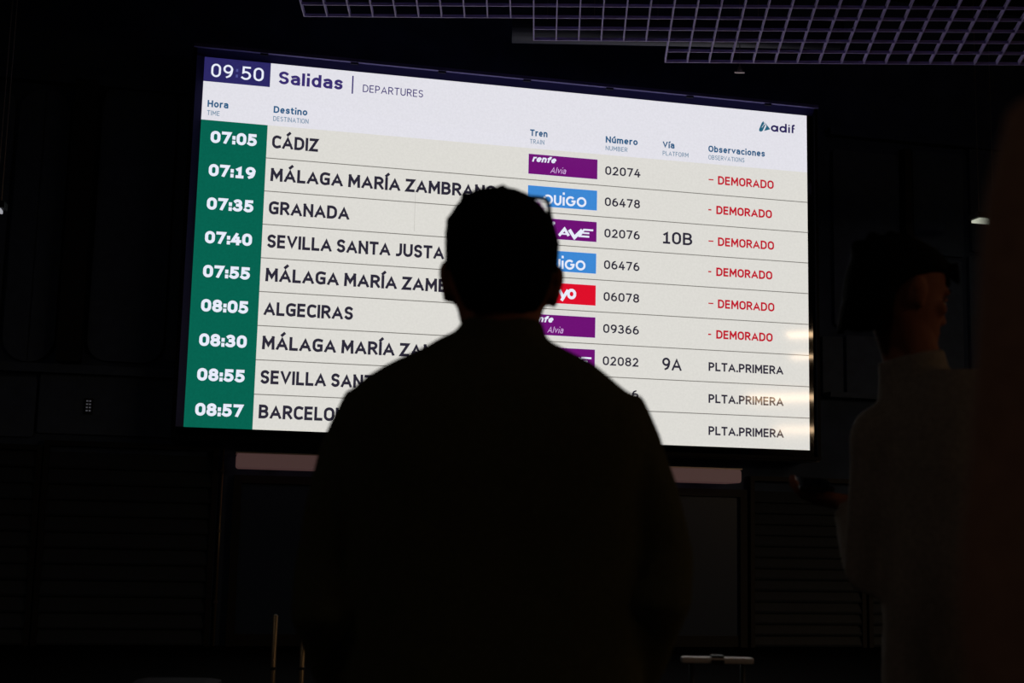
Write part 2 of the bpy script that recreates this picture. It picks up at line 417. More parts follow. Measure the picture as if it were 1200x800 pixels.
# infrastructure manager's emblem and name
bm = bmesh.new()
def P(s, t): return (s*BW, t*BH)
def poly(bm, pts, mi, n=0.009):
    f = bm.faces.new([bm.verts.new((*P(*p), n)) for p in pts]); f.material_index = mi; return f
poly(bm, [(.9216, .9695), (.9332, .9470), (.9220, .9402), (.9262, .9560)], 0)
poly(bm, [(.9204, .9700), (.9240, .9580), (.9194, .9400), (.9163, .9368), (.9128, .9385), (.9130, .9445), (.9176, .9640)], 0)
stroke(bm, [P(.9226, .9620), P(.9178, .9500)], 0.006, 1)
cy = .9505*BH
for cx in (.9405, .9560):
    stroke(bm, arc(cx*BW, cy, .032, .027, 0, 360, 22), 0.021, 2, closed=False)
stroke(bm, [(.9405*BW+.036, cy+.032), (.9405*BW+.036, cy-.036)], 0.021, 2)
stroke(bm, [(.9560*BW+.036, cy+.066), (.9560*BW+.036, cy-.036)], 0.021, 2)
stroke(bm, [(.9672*BW, cy+.032), (.9672*BW, cy-.036)], 0.021, 2); stroke(bm, [(.9672*BW, cy+.058), (.9672*BW, cy+.044)], 0.018, 2)
stroke(bm, [(.9735*BW, cy-.034), (.9735*BW, cy+.030), (.9742*BW, cy+.050), (.9775*BW, cy+.058)], 0.021, 2)
stroke(bm, [(.9720*BW, cy+.018), (.9775*BW, cy+.018)], 0.013, 2)
flat(bm, 'emblem', [T['teal'], T['header'], T['darkblue']], hdr)

# train company logos, drawn in a box of unit height
def logo(kind, rt, parent):
    s0, s1 = .5148, .6303; t1, t0 = rt-.0165, rt-.0745
    bm = bmesh.new()
    col = {'alvia': T['purple'], 'ave': T['purple'], 'plain': T['purple'], 'sky': T['blue'], 'scarlet': T['scarlet']}[kind]
    q(bm, s0-.0006, t0-.0010, s1+.0006, t1+.0010, 0.0065, 1); q(bm, s0, t0, s1, t1, 0.0075, 0)
    if kind in ('alvia', 'ave'):
        write(bm, 'renfe', .5205, .5625, rt-.0385, .0180, 2, wt=0.23, shear=0.30, gap=.08)
    if kind == 'alvia':
        write(bm, 'Alvia', .5512, .5788, rt-.0672, .0178, 3, wt=0.12, shear=0.25)
    if kind == 'ave':
        X = lambda a, b: P(a, rt-b)
        stroke(bm, [X(.5675, .0640), X(.5765, .0435), X(.5838, .0625)], 0.030, 2)
        stroke(bm, [X(.5715, .0580), X(.5815, .0580)], 0.016, 2)
        stroke(bm, [X(.5845, .0445), X(.5932, .0660), X(.6060, .0425)], 0.036, 2)
        stroke(bm, [X(.6245, .0415), X(.6090, .0415), X(.6020, .0610), X(.6180, .0610)], 0.020, 2)
        stroke(bm, [X(.6070, .0510), X(.6180, .0510)], 0.018, 2)
    if kind == 'sky':
        r = .043; cy = (rt-.0535)*BH; w_ = .022; x = .5400*BW+.054
        stroke(bm, arc(x, cy, r, r, 130, -220, 26), w_, 2)
        x += .054+.012+.040
        stroke(bm, [(x-.031, cy+r+.010)] + arc(x, cy-.010, .031, .036, 180, 360, 14) + [(x+.031, cy+r+.010)], w_, 2)
        x += .042+.024; stroke(bm, [(x, cy+.038), (x, cy-r-.010)], w_, 2); stroke(bm, [(x, cy+.090), (x, cy+.064)], w_, 2)
        x += .011+.014+.053; stroke(bm, arc(x, cy, r, r, 45, 360, 22) + [(x+.008, cy)], w_, 2)
        x += .054+.012+.054; stroke(bm, arc(x, cy, r, r, 0, 360, 26), w_, 2)
    if kind == 'scarlet':
        X = lambda a, b: P(a, rt-b)
        stroke(bm, [X(.5440, .0380), X(.5440, .0580)], .034, 2); stroke(bm, [X(.5440, .0310), X(.5440, .0270)], .034, 2)
        stroke(bm, [X(.5535, .0380), X(.5535, .0580)], .034, 2); stroke(bm, [X(.5540, .0440), X(.5590, .0385), X(.5640, .0395)], .030, 2)
        stroke(bm, [X(.5700, .0355), X(.5760, .0560)], .032, 2); stroke(bm, [X(.5840, .0345), X(.5735, .0660)], .032, 2)
        stroke(bm, arc(.5900*BW, (rt-.0455)*BH, .036, .041, 0, 360, 24), .031, 2)
    flat(bm, 'train_logo', [col, T['header'], T['white'], T['pale']], parent)

KX = (0.2310-.1080)*BW/text_shape('GRANADA', .21, .10, 0)[1]/(0.0366*BH)
rows = [('07:05', 'CÁDIZ', .1785, 'alvia', '02074', None, 'D'), ('07:19', 'MÁLAGA MARÍA ZAMBRANO', .4627, 'sky', '06478', None, 'd'),
        ('07:35', 'GRANADA', .2310, 'ave', '02076', '10B', 'D'), ('07:40', 'SEVILLA SANTA JUSTA', .3815, 'sky', '06476', None, 'd'),
        ('07:55', 'MÁLAGA MARÍA ZAMBRANO', .4627, 'scarlet', '06078', None, 'D'), ('08:05', 'ALGECIRAS', .2428, 'alvia', '09366', None, 'd'),
        ('08:30', 'MÁLAGA MARÍA ZAMBRANO', .4627, 'ave', '02082', '9A', 'P'), ('08:55', 'SEVILLA SANTA JUSTA', .3815, 'plain', '6', None, 'P'),
        ('08:57', 'BARCELONA', None, 'plain', None, None, 'P')]
for i, (hh, dest, de, lg, num, plat, stt) in enumerate(rows):
    rt = HT - i*PT; rb = rt-PT if i < 8 else 0.0
    bm = bmesh.new(); q(bm, 0.1, rb, 1, rt, 0.005, 0); q(bm, 0, rb, 0.1, rt, 0.005, 1)
    row = flat(bm, 'departure_row', [T['row'], T['green']])
    tag(row, 'departure row reading %s %s' % (hh, dest))
    bm = bmesh.new(); write(bm, hh, .0155, .0852, rt-.0622, .0335, 0, wt=0.24, gap=.075, mono=.50); flat(bm, 'time_lettering', [T['white']], row)
    bm = bmesh.new()
    if de: write(bm, dest, .1080, de, rt-.0630, .0366, 0, wt=0.21, gap=.10)
    else: write(bm, dest, .1080, 0, rt-.0630, .0366, 0, wt=0.21, gap=.10, kx=KX)
    flat(bm, 'destination_lettering', [T['ink']], row)
    logo(lg, rt, row)
    if num:
        bm = bmesh.new()
        if num == '6': write(bm, '6', .6925, .7038, rt-.0588, .0252, 0, wt=0.165, gap=.13, mono=.50)
        else: write(bm, num, .6435, .7036, rt-.0588, .0252, 0, wt=0.165, gap=.13, mono=.50)
        flat(bm, 'train_number', [T['ink']], row)
    if plat:
        bm = bmesh.new(); write(bm, plat, .7435, .7943 if plat == '10B' else .7765, rt-.0645, .0362, 0, wt=0.165, gap=.13)
        flat(bm, 'platform_number', [T['ink']], row)
    bm = bmesh.new()
    if stt == 'D': write(bm, 'DEMORADO', .8391, .9387, rt-.0598, .0255, 0, wt=0.195, gap=.10)
    elif stt == 'd': write(bm, 'DEMORADO', .8362, .9353, rt-.0573, .0250, 0, wt=0.205, gap=.10)
    else: write(bm, 'PLTA.PRIMERA', .8230, .9538, rt-.0600, .0250, 0, wt=0.195, gap=.10)
    flat(bm, 'status_lettering', [T['red'] if stt in 'Dd' else T['ink']], row)
    if stt in 'Dd':
        bm = bmesh.new()
        if stt == 'D': q(bm, .8225, rt-.0490, .8312, rt-.0455, .009, 0)
        else: q(bm, .8222, rt-.0480, .8274, rt-.0440, .009, 0)
        flat(bm, 'status_dash', [T['red']], row)
    if i < 8:
        bm = bmesh.new(); q(bm, .1, rb-.0012, 1, rb+.0012, .0085, 0); flat(bm, 'row_line', [T['line']], row)
bm = bmesh.new(); q(bm, .3328, HT-3*PT+.01, .3334, HT-.115, .0082, 0); flat(bm, 'module_seam', [T['seam']])

# ------------------------------------------------------------------ bar and door below the board
def wpt(px, py, n): x, z = onwall(px, py, n); return x, z
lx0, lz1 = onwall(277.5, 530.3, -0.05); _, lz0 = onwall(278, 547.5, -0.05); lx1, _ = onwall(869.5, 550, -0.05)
lb = empty('glowing_bar', mtx=BM @ Matrix.Translation((lx0, lz0, WN)))
tag(lb, 'long pinkish bar under the departures board, above the glazed door, with added dim glow', 'light')
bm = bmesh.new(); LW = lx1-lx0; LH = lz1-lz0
# profile rounded at the corners, extruded towards the hall
def rrect(x0, z0, x1, z1, r, n=6):
    pts = []
    for cx, cz, a in ((x1-r, z1-r, 0), (x0+r, z1-r, 90), (x0+r, z0+r, 180), (x1-r, z0+r, 270)):
        pts += [(cx+r*math.cos(R(a+90*k/n)), cz+r*math.sin(R(a+90*k/n))) for k in range(n+1)]
    return pts
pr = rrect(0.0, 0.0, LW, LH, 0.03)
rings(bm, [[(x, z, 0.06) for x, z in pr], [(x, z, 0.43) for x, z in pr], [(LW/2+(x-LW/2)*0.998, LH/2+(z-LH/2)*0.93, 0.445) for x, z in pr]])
done(bm, 'bar_front', lamp_mat('bar_added_glow', (66, 47, 46), 0.95), lb)  # the bar's pinkish lit look is put in as a dim glow
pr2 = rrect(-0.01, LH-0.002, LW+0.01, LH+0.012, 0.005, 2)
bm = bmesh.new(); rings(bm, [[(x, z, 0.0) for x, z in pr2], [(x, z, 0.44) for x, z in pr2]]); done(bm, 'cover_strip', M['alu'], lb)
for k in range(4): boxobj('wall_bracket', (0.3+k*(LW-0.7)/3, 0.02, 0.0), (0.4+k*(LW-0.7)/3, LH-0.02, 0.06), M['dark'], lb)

dx0, _ = onwall(272, 600, WN); dx1, _ = onwall(872, 600, WN); _, dz1 = onwall(600, 566, WN)
dr = tag(empty('door_1', mtx=BM @ Matrix.Translation((0, 0, WN))), kind='structure')
boxobj('door_frame', (dx0, dz1-0.08, 0.001), (dx1, dz1, 0.09), M['dark'], dr)
for x in (dx0, dx0+(dx1-dx0)*.25, dx0+(dx1-dx0)*.5, dx0+(dx1-dx0)*.75, dx1-0.08):
    boxobj('door_post', (x, FL, 0.001), (x+0.08, dz1-0.08, 0.09), M['dark'], dr)
for k in range(4):
    a = dx0+(dx1-dx0)*.25*k+0.08; b_ = dx0+(dx1-dx0)*.25*(k+1)
    leaf = boxobj('glass_leaf', (a, FL+0.12, 0.03), (b_-(0.08 if k == 3 else 0), dz1-0.085, 0.045), M['glass'], dr)
    boxobj('door_rail', (a, FL+0.003, 0.02), (b_-(0.08 if k == 3 else 0), FL+0.12, 0.06), M['dark'], leaf)

# thin pipe running down the wall at the left of the door
px0, pz0 = onwall(262.5, 520, WN); px1, pz1 = onwall(256, 800, WN)
bm = bmesh.new(); tube(bm, [(px0, FL+0.0, WN+0.03), (px0, -0.13, WN+0.03)], 0.011, 10, mtx=BM)
pipe = done(bm, 'wall_pipe', M['pipe'], None, True); tag(pipe, 'thin beige vertical pipe on the wall left of the glazed door', 'pipe')
for z in (-0.4, -1.0, -1.7):
    boxobj('pipe_clip', (px0-0.02, z-0.012, WN), (px0+0.02, z+0.012, WN+0.045), M['steel'], pipe, mtx=BM)

# ------------------------------------------------------------------ wall relief: cladding, pillar, sill, louvres
def wrect(x0p, y0p, x1p, y1p):
    a, _ = onwall(x0p, (y0p+y1p)/2, WN); b_, _ = onwall(x1p, (y0p+y1p)/2, WN)
    _, t = onwall((x0p+x1p)/2, y0p, WN); _, bt = onwall((x0p+x1p)/2, y1p, WN)
    return a, bt, b_, t
wb = bpy.data.objects['wall_back']
def clad(x0p, y0p, x1p, y1p, r, th=0.05, mm='panel'):
    a, b_, c, d = wrect(x0p, y0p, x1p, y1p)
    pr = rrect(a, b_, c, d, r, 6); bm = bmesh.new()
    rings(bm, [[BM @ Vector((x, z, WN+0.001)) for x, z in pr], [BM @ Vector((x, z, WN+th)) for x, z in pr]])
    return done(bm, 'cladding_panel', M[mm], wb)
clad(-90, 105, 8, 425, 0.1); clad(14, 105, 74, 425, 0.25); clad(112, 102, 200, 425, 0.2); clad(203, 102, 236, 425, 0.05)
clad(-90, 440, 42, 510, 0.03); clad(46, 440, 205, 510, 0.03)
clad(962, 395, 986, 466, 0.02); clad(990, 395, 1052, 466, 0.02); clad(1068, 180, 1126, 300, 0.03); clad(1068, 305, 1126, 460, 0.03); clad(975, 180, 1052, 385, 0.05)
clad(1135, 180, 1260, 300, 0.03); clad(1135, 305, 1260, 460, 0.03)
def wbar(name, x0p, y0p, x1p, y1p, th, mm):
    a, b_, c, d = wrect(x0p, y0p, x1p, y1p)
    return struct(boxobj(name, (a, b_, WN), (c, d, WN+th), M[mm], mtx=BM))
wbar('trim_1', -120, 427, 212, 437, 0.14, 'panel'); wbar('trim_2', 966, 468, 1300, 474, 0.16, 'panel')
wbar('trim_3', -120, 88, 232, 99, 0.12, 'wall'); wbar('trim_4', 968, 168, 1300, 176, 0.12, 'wall')
wbar('pillar', 80, 100, 107, 426, 0.22, 'dark'); wbar('pillar', 1056, 178, 1064, 466, 0.14, 'dark')

def louvre(x0p, x1p, ytop, pitch, label):
    a, _ = onwall(x0p, 650, WN); b_, _ = onwall(x1p, 650, WN); _, top = onwall((x0p+x1p)/2, ytop, WN)
    e = tag(empty('louvre_shutter', mtx=BM @ Matrix.Translation((a, FL, WN))), label, 'shutter')
    H = top-FL; wd = b_-a
    boxobj('side_rail', (0, 0, 0), (0.05, H, 0.09), M['dark'], e); boxobj('side_rail', (wd-0.05, 0, 0), (wd, H, 0.09), M['dark'], e)
    boxobj('head_rail', (0.05, H-0.05, 0), (wd-0.05, H, 0.09), M['dark'], e)
    n = int((H-0.06)/pitch); me = None
    for k in range(n):
        z = 0.01+k*pitch
        if me is None:
            bm = bmesh.new(); rings(bm, [[(x, 0.0, 0.075), (x, 0.022, 0.08), (x, pitch*1.02, 0.03), (x, pitch*1.0, 0.01)] for x in (0.05, wd-0.05)])
            o = done(bm, 'slat', M['slat'], e); me = o.data
        else:
            o = link('slat', me, None, e)
        o.location = (0, z, 0)
louvre(-90, 42, 519, 0.155, 'dark slatted shutter at the far left of the wall, under the grey panels')
louvre(44, 250, 519, 0.155, 'wide dark slatted shutter between the far left shutter and the wall pipe')
louvre(876, 1010, 560, 0.12, 'dark slatted shutter right of the glazed door, behind the hand with the phone')
louvre(1013, 1240, 560, 0.12, 'dark slatted shutter at the far right, behind the two people on the right')

# small keypad on the left wall band
kx, kz = onwall(104, 476, WN+0.05)
kp = tag(empty('keypad', mtx=BM @ Matrix.Translation((kx, kz, WN+0.051))), 'tiny pale keypad on the panel below the left sill', 'keypad')
boxobj('plate', (-0.04, -0.08, 0), (0.04, 0.08, 0.02), M['dark'], kp, bev=0.004)
km = lamp_mat('key_glow', (60, 60, 66), 1.0)
for r_ in range(4):
    for c_ in range(2): boxobj('key', (-0.024+c_*0.028, 0.045-r_*0.032, 0.02), (-0.006+c_*0.028, 0.058-r_*0.032, 0.026), km, kp)

# ------------------------------------------------------------------ ceiling: sloping open-cell grid, duct, bracket
gD = Vector((0.0285, 1.045, -0.248)).normalized(); gX = Vector((1, 0, 0)); gX = (gX-gD*gX.dot(gD)).normalized(); gN = gX.cross(gD).normalized()
if gN.z < 0: gN = -gN
GH = 7.2
def ongrid(px, py):
    d = camR * ((px - 600) / FPX) + camU * ((400 - py) / FPX) + camF
    p = Vector((0, 0, CAMZ)) + d*(GH/d.dot(gN)); r = p-Vector((0, 0, CAMZ))-gN*GH
    return r.dot(gX), r.dot(gD)
GM = Matrix.Identity(4); go = Vector((0, 0, CAMZ))+gN*GH
for j in range(3): GM[j][0] = gX[j]; GM[j][1] = gD[j]; GM[j][2] = gN[j]; GM[j][3] = go[j]
CW, CL = 0.2136, 0.1776
gy0 = 7.5
def grid(x0, x1, yend, label, y0=gy0):
    e = tag(empty('ceiling_grid', mtx=GM @ Matrix.Translation((x0, y0, 0))), label, 'ceiling grid', 'open grid panels of the ceiling')
    nx = round((x1-x0)/CW); ny = round((yend-y0)/CL); W_ = nx*CW; L_ = ny*CL
    long = cross = None
    for i in range(nx):
        if long is None: o = boxobj('grid_blade', (-0.006, 0, 0), (0.006, L_, 0.050), M['grid'], e); long = o.data
        else: o = link('grid_blade', long, None, e)
        o.location = (i*CW, 0, 0)
    for k in range(ny+1):
        if cross is None: o = boxobj('cross_blade', (0, -0.004, 0.002), (W_, 0.004, 0.034), M['grid'], e); cross = o.data
        else: o = link('cross_blade', cross, None, e)
        o.location = (0, k*CL, 0)
    for fx, fy in ((0.1, 0.3), (0.9, 0.3), (0.1, 0.9), (0.9, 0.9)):
        b0 = Vector((fx*W_, fy*L_, 0.03)); wp = GM @ Matrix.Translation((x0, y0, 0)) @ b0
        up = GM.to_3x3().inverted() @ Vector((0, 0, BL.z+CH-wp.z))
        bm = bmesh.new(); tube(bm, [b0, b0+up], 0.003, 6); done(bm, 'hanger_wire', M['steel'], e)
xa, _ = ongrid(300, 10); xb, yb = ongrid(624, 22); xc, yc = ongrid(777, 60); xd, yd = ongrid(1000, 74); _, ya = ongrid(450, 10)
xb = xa+round((xb-xa)/CW)*CW; xc = xb+round((xc-xb)/CW)*CW
grid(xa+CW*2, xb, ya+CL*0.4, 'dark metal open-cell ceiling grid panel at the left, ending above the board title')
grid(xb, xc, yc-0.10, 'metal open-cell ceiling grid panel in the middle, one step longer than the left one')
grid(xc, xc+CW*22, yd, 'metal open-cell ceiling grid panel at the right, reaching lowest, above the board corner')

p0 = at(600, 44, 12.9); p1 = at(985, 46, 12.9)
bm = bmesh.new(); tube(bm, [Vector((p0.x, 12.9, p0.z+0.1)), Vector((p1.x, 12.9, p1.z+0.05))], 0.15, 20)
du = done(bm, 'air_duct', M['duct'], None, True); tag(du, 'purplish round air duct seen through the ceiling grid above the board', 'duct')
for t in (0.25, 0.75):
    c = Vector((p0.x+(p1.x-p0.x)*t, 12.9, p0.z+0.24))
    bm = bmesh.new(); tube(bm, [c, (c.x, c.y, BL.z+CH)], 0.006, 6); done(bm, 'hanger_rod', M['steel'], du)
pb = at(867, 82, 12.4)
hk = tag(empty('ceiling_bracket', pb), 'small grey bracket hanging at the lower edge of the ceiling grid above the emblem', 'bracket')
bm = bmesh.new(); tube(bm, [(0, 0, 0.05), (0, 0, BL.z+CH-pb.z)], 0.004, 6); done(bm, 'stem', M['steel'], hk)
bm = bmesh.new(); slab(bm, [(-0.02, -0.03, 0.035, -0.02, 0.02), (0.0, -0.025, 0.03, -0.02, 0.02), (0.05, -0.006, 0.008, -0.01, 0.01)], 12); done(bm, 'shade', M['steel'], hk)
boxobj('clip', (-0.05, -0.01, -0.03), (0.045, 0.01, -0.018), M['alu'], hk)

# ------------------------------------------------------------------ hall lights behind and beside the viewer (mirrored in the board's glass; two added as fill)
warm = lamp_mat('hall_tube', (255, 214, 168), 22.0)
def hall_light(c, ang, L, label, wdt=0.18, mm=None, grp='row of hall ceiling lights beyond the viewer'):
    e = tag(empty('ceiling_light', mtx=Matrix.Translation(c) @ Matrix.Rotation(ang, 4, 'Z')), label, 'ceiling light', grp)
    boxobj('tube_cover', (-L/2, -wdt/2, -0.03), (L/2, wdt/2, 0.0), mm or warm, e, bev=0.008)
    boxobj('housing', (-L/2-0.03, -wdt/2-0.02, 0.0), (L/2+0.03, wdt/2+0.02, 0.06), M['dark'], e)
    for x in (-L/3, L/3):
        bm = bmesh.new(); tube(bm, [(x, 0, 0.06), (x, 0, BL.z+CH-c[2])], 0.005, 6); done(bm, 'suspension', M['steel'], e)
def mirror(px, py, z):
    """point at height z that the board glass shows at the pixel"""
    d = camR * ((px - 600) / FPX) + camU * ((400 - py) / FPX) + camF
    o = Vector((0, 0, CAMZ)); t = (BL-o).dot(BN)/d.dot(BN); h = o+d*t; r = d-BN*2*d.dot(BN)
    return h + r*((z-h.z)/r.z), r
for (px, py, L, wd_, lab) in ((952, 391, 0.9, 0.5, 'warm hall light nearest the board, outside the picture, mirrored highest in its border'),
                              (953, 417, 0.9, 0.35, 'warm hall light, second from the board, mirrored as a thin wedge in its border'),
                              (946, 465, 3.2, 1.3, 'long warm hall light third from the board, mirrored over the last status words'),
                              (950, 503, 2.4, 1.9, 'warm hall light farthest from the board, mirrored lowest in its right border')):
    p, r = mirror(px, py, 4.9)
    hall_light(p, math.atan2(r.y, r.x)+math.pi/2+0.15, L, lab, wd_)
fill_lamp = lamp_mat('added_fill_panel', (255, 236, 216), 6.0)  # for two unseen lamps added to brighten the people's backs and the wall
hall_light((-4.5, -6.0, 6.6), 0.4, 1.3, 'square ceiling light added as fill behind the viewer on the left, outside the picture', 0.6, fill_lamp, None)
hall_light((-7.0, -1.5, 6.6), 0.9, 1.3, 'square ceiling light over the left side of the hall, outside the picture', 0.6, fill_lamp, None)
# two distant lamps glimpsed at the edges of the picture
cool = lamp_mat('distant_lamp', (205, 210, 190), 0.75)
a = at(1143, 266, 14.6); 
hall_light((a.x, a.y-0.35, a.z), 0.25, 0.28, 'small pale lit lamp by the wall at the right, between the heads', 0.16, cool, None)
cool2 = lamp_mat('distant_lamp_white', (190, 192, 200), 0.6)
a = at(-2, 245, 11.0)
hall_light((a.x, a.y, a.z), 0.2, 0.06, 'tiny white lamp cut by the left edge of the picture', 0.12, cool2, None)

# ------------------------------------------------------------------ things on the floor
def post(px, ytop, ybreak, label):
    Y = 5.6; p = at(px, ytop, Y); zb = at(px, ybreak, Y).z
    e = tag(empty('barrier_post', (p.x, Y, 0)), label, 'post')
    bm = bmesh.new(); tube(bm, [(0, 0, 0.012), (0, 0, p.z-0.005), (0, 0, p.z)], [0.0105, 0.0105, 0.006], 14); done(bm, 'pole', M['pipe'], e, True)
    bm = bmesh.new(); tube(bm, [(0, 0, zb-0.006), (0, 0, zb+0.006)], 0.014, 14); done(bm, 'collar', M['dark'], e)
    bm = bmesh.new(); tube(bm, [(0, 0, 0), (0, 0, 0.012), (0, 0, 0.03)], [0.052, 0.052, 0.02], 24); done(bm, 'base', M['dark'], e)
post(323, 720, 783, 'thin brass-coloured barrier post, the left and taller one of two')
post(355.5, 739, 783, 'thin brass-coloured barrier post, the right and shorter one beside the man')

def suitcase(c, zt, wd, rot, label, hz=None, hm='alu'):
    e = tag(empty('suitcase', mtx=Matrix.Translation((c[0], c[1], 0)) @ Matrix.Rotation(rot, 4, 'Z')), label, 'suitcase')
    h = zt
    boxobj('shell', (-wd/2, -0.13, 0.06), (wd/2, 0.13, h), M['suitcase'], e, bev=0.045)
    for k in range(5):
        x = -wd/2+wd*(k+1)/6; boxobj('rib', (x-0.012, -0.137, 0.12), (x+0.012, -0.12, h-0.06), M['suitcase'], e, bev=0.004)
    for sx in (-1, 1):
        for sy in (-1, 1):
            bm = bmesh.new(); tube(bm, [(sx*(wd/2-0.06)-0.015, sy*0.08, 0.03), (sx*(wd/2-0.06)+0.015, sy*0.08, 0.03)], 0.03, 14)
            wl = done(bm, 'wheel', M['rubber'], e, True)
            boxobj('wheel_fork', (sx*(wd/2-0.06)-0.02, sy*0.08-0.012, 0.03), (sx*(wd/2-0.06)+0.02, sy*0.08+0.012, 0.075), M['rubber'], wl)
    if hz:
        for sx in (-1, 1):
            bm = bmesh.new(); tube(bm, [(sx*0.075, 0.10, h-0.02), (sx*0.075, 0.10, hz-0.01)], 0.007, 10); done(bm, 'handle_rod', M['rubber'], e, True)
        bm = bmesh.new(); 
        boxobj('handle_grip', (-0.105, 0.08, hz-0.017), (0.105, 0.12, hz), M[hm], e, bev=0.007)
        g = boxobj('release_button', (-0.018, 0.082, hz-0.004), (0.018, 0.118, hz+0.006), M['rubber'], e, bev=0.002)
        boxobj('grip_band', (-0.02, 0.078, hz-0.019), (0.018, 0.122, hz-0.006), M['rubber'], e)
        bm.free()
ph = at(841, 773, 3.9)
suitcase((ph.x, 3.8), 0.62, 0.42, 0.02, 'dark hard suitcase with a pale pull-out handle, standing right of the man', hz=ph.z+0.008)
pc = at(206, 797, 4.6)
suitcase((pc.x, 4.6), pc.z, 0.30, 0.1, 'grey hard suitcase whose rounded top just shows at the bottom left')

# ------------------------------------------------------------------ people
def head_geo(bm, Mh, fem=False):
    slab(bm, [(0.0, -.02, .02, .04, .078), (.012, -.038, .038, .012, .094), (.035, -.053, .053, -.025, .099), (.065, -.062, .062, -.06, .099),
              (.095, -.068, .068, -.08, .097), (.125, -.072, .072, -.094, .092), (.15, -.075, .075, -.1, .098), (.18, -.074, .074, -.098, .094),
              (.205, -.064, .064, -.082, .076), (.225, -.042, .042, -.054, .046), (.235, -.018, .018, -.025, .02)], 28, Mh, 2.15)
    tube(bm, [(0, .094, .138), (0, .104, .118), (0, .115, .094), (0, .098, .084)], [.007, .008, .011, .007], 10, mtx=Mh)
    for s in (-1, 1):
        ball(bm, (s*.012, .106, .088), (.008, .010, .007), Mh, 10)
        tube(bm, [(s*.010, .096, .143), (s*.03, .097, .150), (s*.052, .082, .146)], [.006, .008, .005], 8, mtx=Mh)
        ball(bm, (s*.048, .068, .105), (.018, .02, .016), Mh, 12)
        # ear: rim and lobe
        ball(bm, (s*.080, -.004, .118), (.010, .019, .031), Mh, 14)
        ball(bm, (s*.086, -.012, .128), (.007, .016, .020), Mh, 12)
        ball(bm, (s*.080, .004, .092), (.007, .009, .010), Mh, 10)
    tube(bm, [(-.024, .088, .062), (-.010, .102, .066), (0, .103, .064), (.010, .102, .066), (.024, .088, .062)], [.003, .005, .005, .005, .003], 8, mtx=Mh)
    tube(bm, [(-.021, .088, .056), (0, .102, .053), (.021, .088, .056)], [.003, .006, .003], 8, mtx=Mh)
    ball(bm, (0, .078, .018), (.022, .020, .018), Mh, 12)
def eyes(parent, Mh):
    for s in (-1, 1):
        bm = bmesh.new(); ball(bm, (s*.031, .0815, .122), .0115, Mh, 24)
        e = done(bm, 'eye', [M['eye'], M['hair']], parent, True); c = Mh @ Vector((s*.031, .0815, .122)); f = (Mh.to_3x3() @ Vector((0, 1, 0))).normalized()
        for p in e.data.polygons:
            if (p.center-c).normalized().dot(f) > 0.88: p.material_index = 1
        bm = bmesh.new(); tube(bm, [(s*.017, .084, .124), (s*.024, .090, .1305), (s*.032, .092, .132), (s*.040, .089, .130), (s*.046, .080, .124)], [.0025, .0038, .0042, .0038, .0025], 8, mtx=Mh)
        done(bm, 'eyelid', M['skin'], parent, True)
        bm = bmesh.new(); tube(bm, [(s*.012, .098, .146), (s*.028, .101, .152), (s*.048, .090, .149)], [.003, .004, .002], 8, mtx=Mh)
        done(bm, 'eyebrow', M['hair'], parent, True)
def hair_geo(bm, Mh, k=1.0, tufts=()):
    slab(bm, [(.055, -.052, .052, -.080, -.045), (.085, -.066, .066, -.100, -.035), (.11, -.073, .073, -.108, -.028), (.135, -.079*k, .079*k, -.112, -.010), (.16, -.083*k, .083*k, -.114, .04),
              (.185, -.083*k, .083*k, -.110, .098), (.208, -.076*k, .076*k, -.100, .094), (.228, -.060*k, .060*k, -.078, .075), (.243, -.036, .036, -.046, .046), (.250, -.014, .014, -.02, .02)], 28, Mh, 2.1)
    for a, b_, r in tufts: tube(bm, [a, b_], [r, r*0.35], 8, mtx=Mh)
def hand_geo(bm, Mw, side=1, curl=(25, 35, 25), thumb=0.3, spread=3):
    """Mw: wrist frame, +y along the fingers, +x thumb side, +z back of the hand"""
    rs = []
    for y, hw, ht in ((-.02, .024, .017), (.0, .027, .017), (.03, .037, .016), (.065, .041, .0145), (.092, .038, .011)):
        rs.append([Mw @ Vector((side*hw*math.cos(2*math.pi*k/16), y, ht*math.sin(2*math.pi*k/16))) for k in range(16)])
    rings(bm, rs)
    for i, (x, ln, rr) in enumerate(((-.031, .060, .0072), (-.0105, .074, .0082), (.0105, .080, .0085), (.0315, .072, .0083))):
        p = Vector((side*x, .083, 0)); a = 0; pts = [p-Vector((0, .02, 0))]; fan = R((i-1.5)*spread)
        for j, fr in enumerate((.46, .31, .23)):
            pts.append(p.copy()); a += R(curl[j])
            p = p+Vector((side*math.sin(fan)*math.cos(a), math.cos(a)*math.cos(fan), -math.sin(a)))*ln*fr
        pts.append(p); tube(bm, pts, [rr, rr*1.05, rr, rr*.93, rr*.72], 10, mtx=Mw)
    pts = [Vector((side*.022, .010, -.006)), Vector((side*.044, .034, -.012)), Vector((side*(.060-.02*thumb), .062, -.016-.02*thumb)), Vector((side*(.062-.05*thumb), .088, -.018-.03*thumb))]
    tube(bm, pts, [.013, .012, .0100, .0072], 10, mtx=Mw)
def frame(o, y, z):
    y = Vector(y).normalized(); z = Vector(z); z = (z-y*z.dot(y)).normalized(); x = y.cross(z)
    m_ = Matrix.Identity(4)
    for j in range(3): m_[j][0] = x[j]; m_[j][1] = y[j]; m_[j][2] = z[j]; m_[j][3] = o[j]
    return m_
def leg_geo(bm, hip, knee, ankle, k=1.0, mtx=None):
    tube(bm, [hip, (Vector(hip)+Vector(knee))/2, knee, Vector(knee)*0.55+Vector(ankle)*0.45, ankle], [.092*k, .078*k, .056*k, .055*k, .040*k], 16, mtx=mtx)
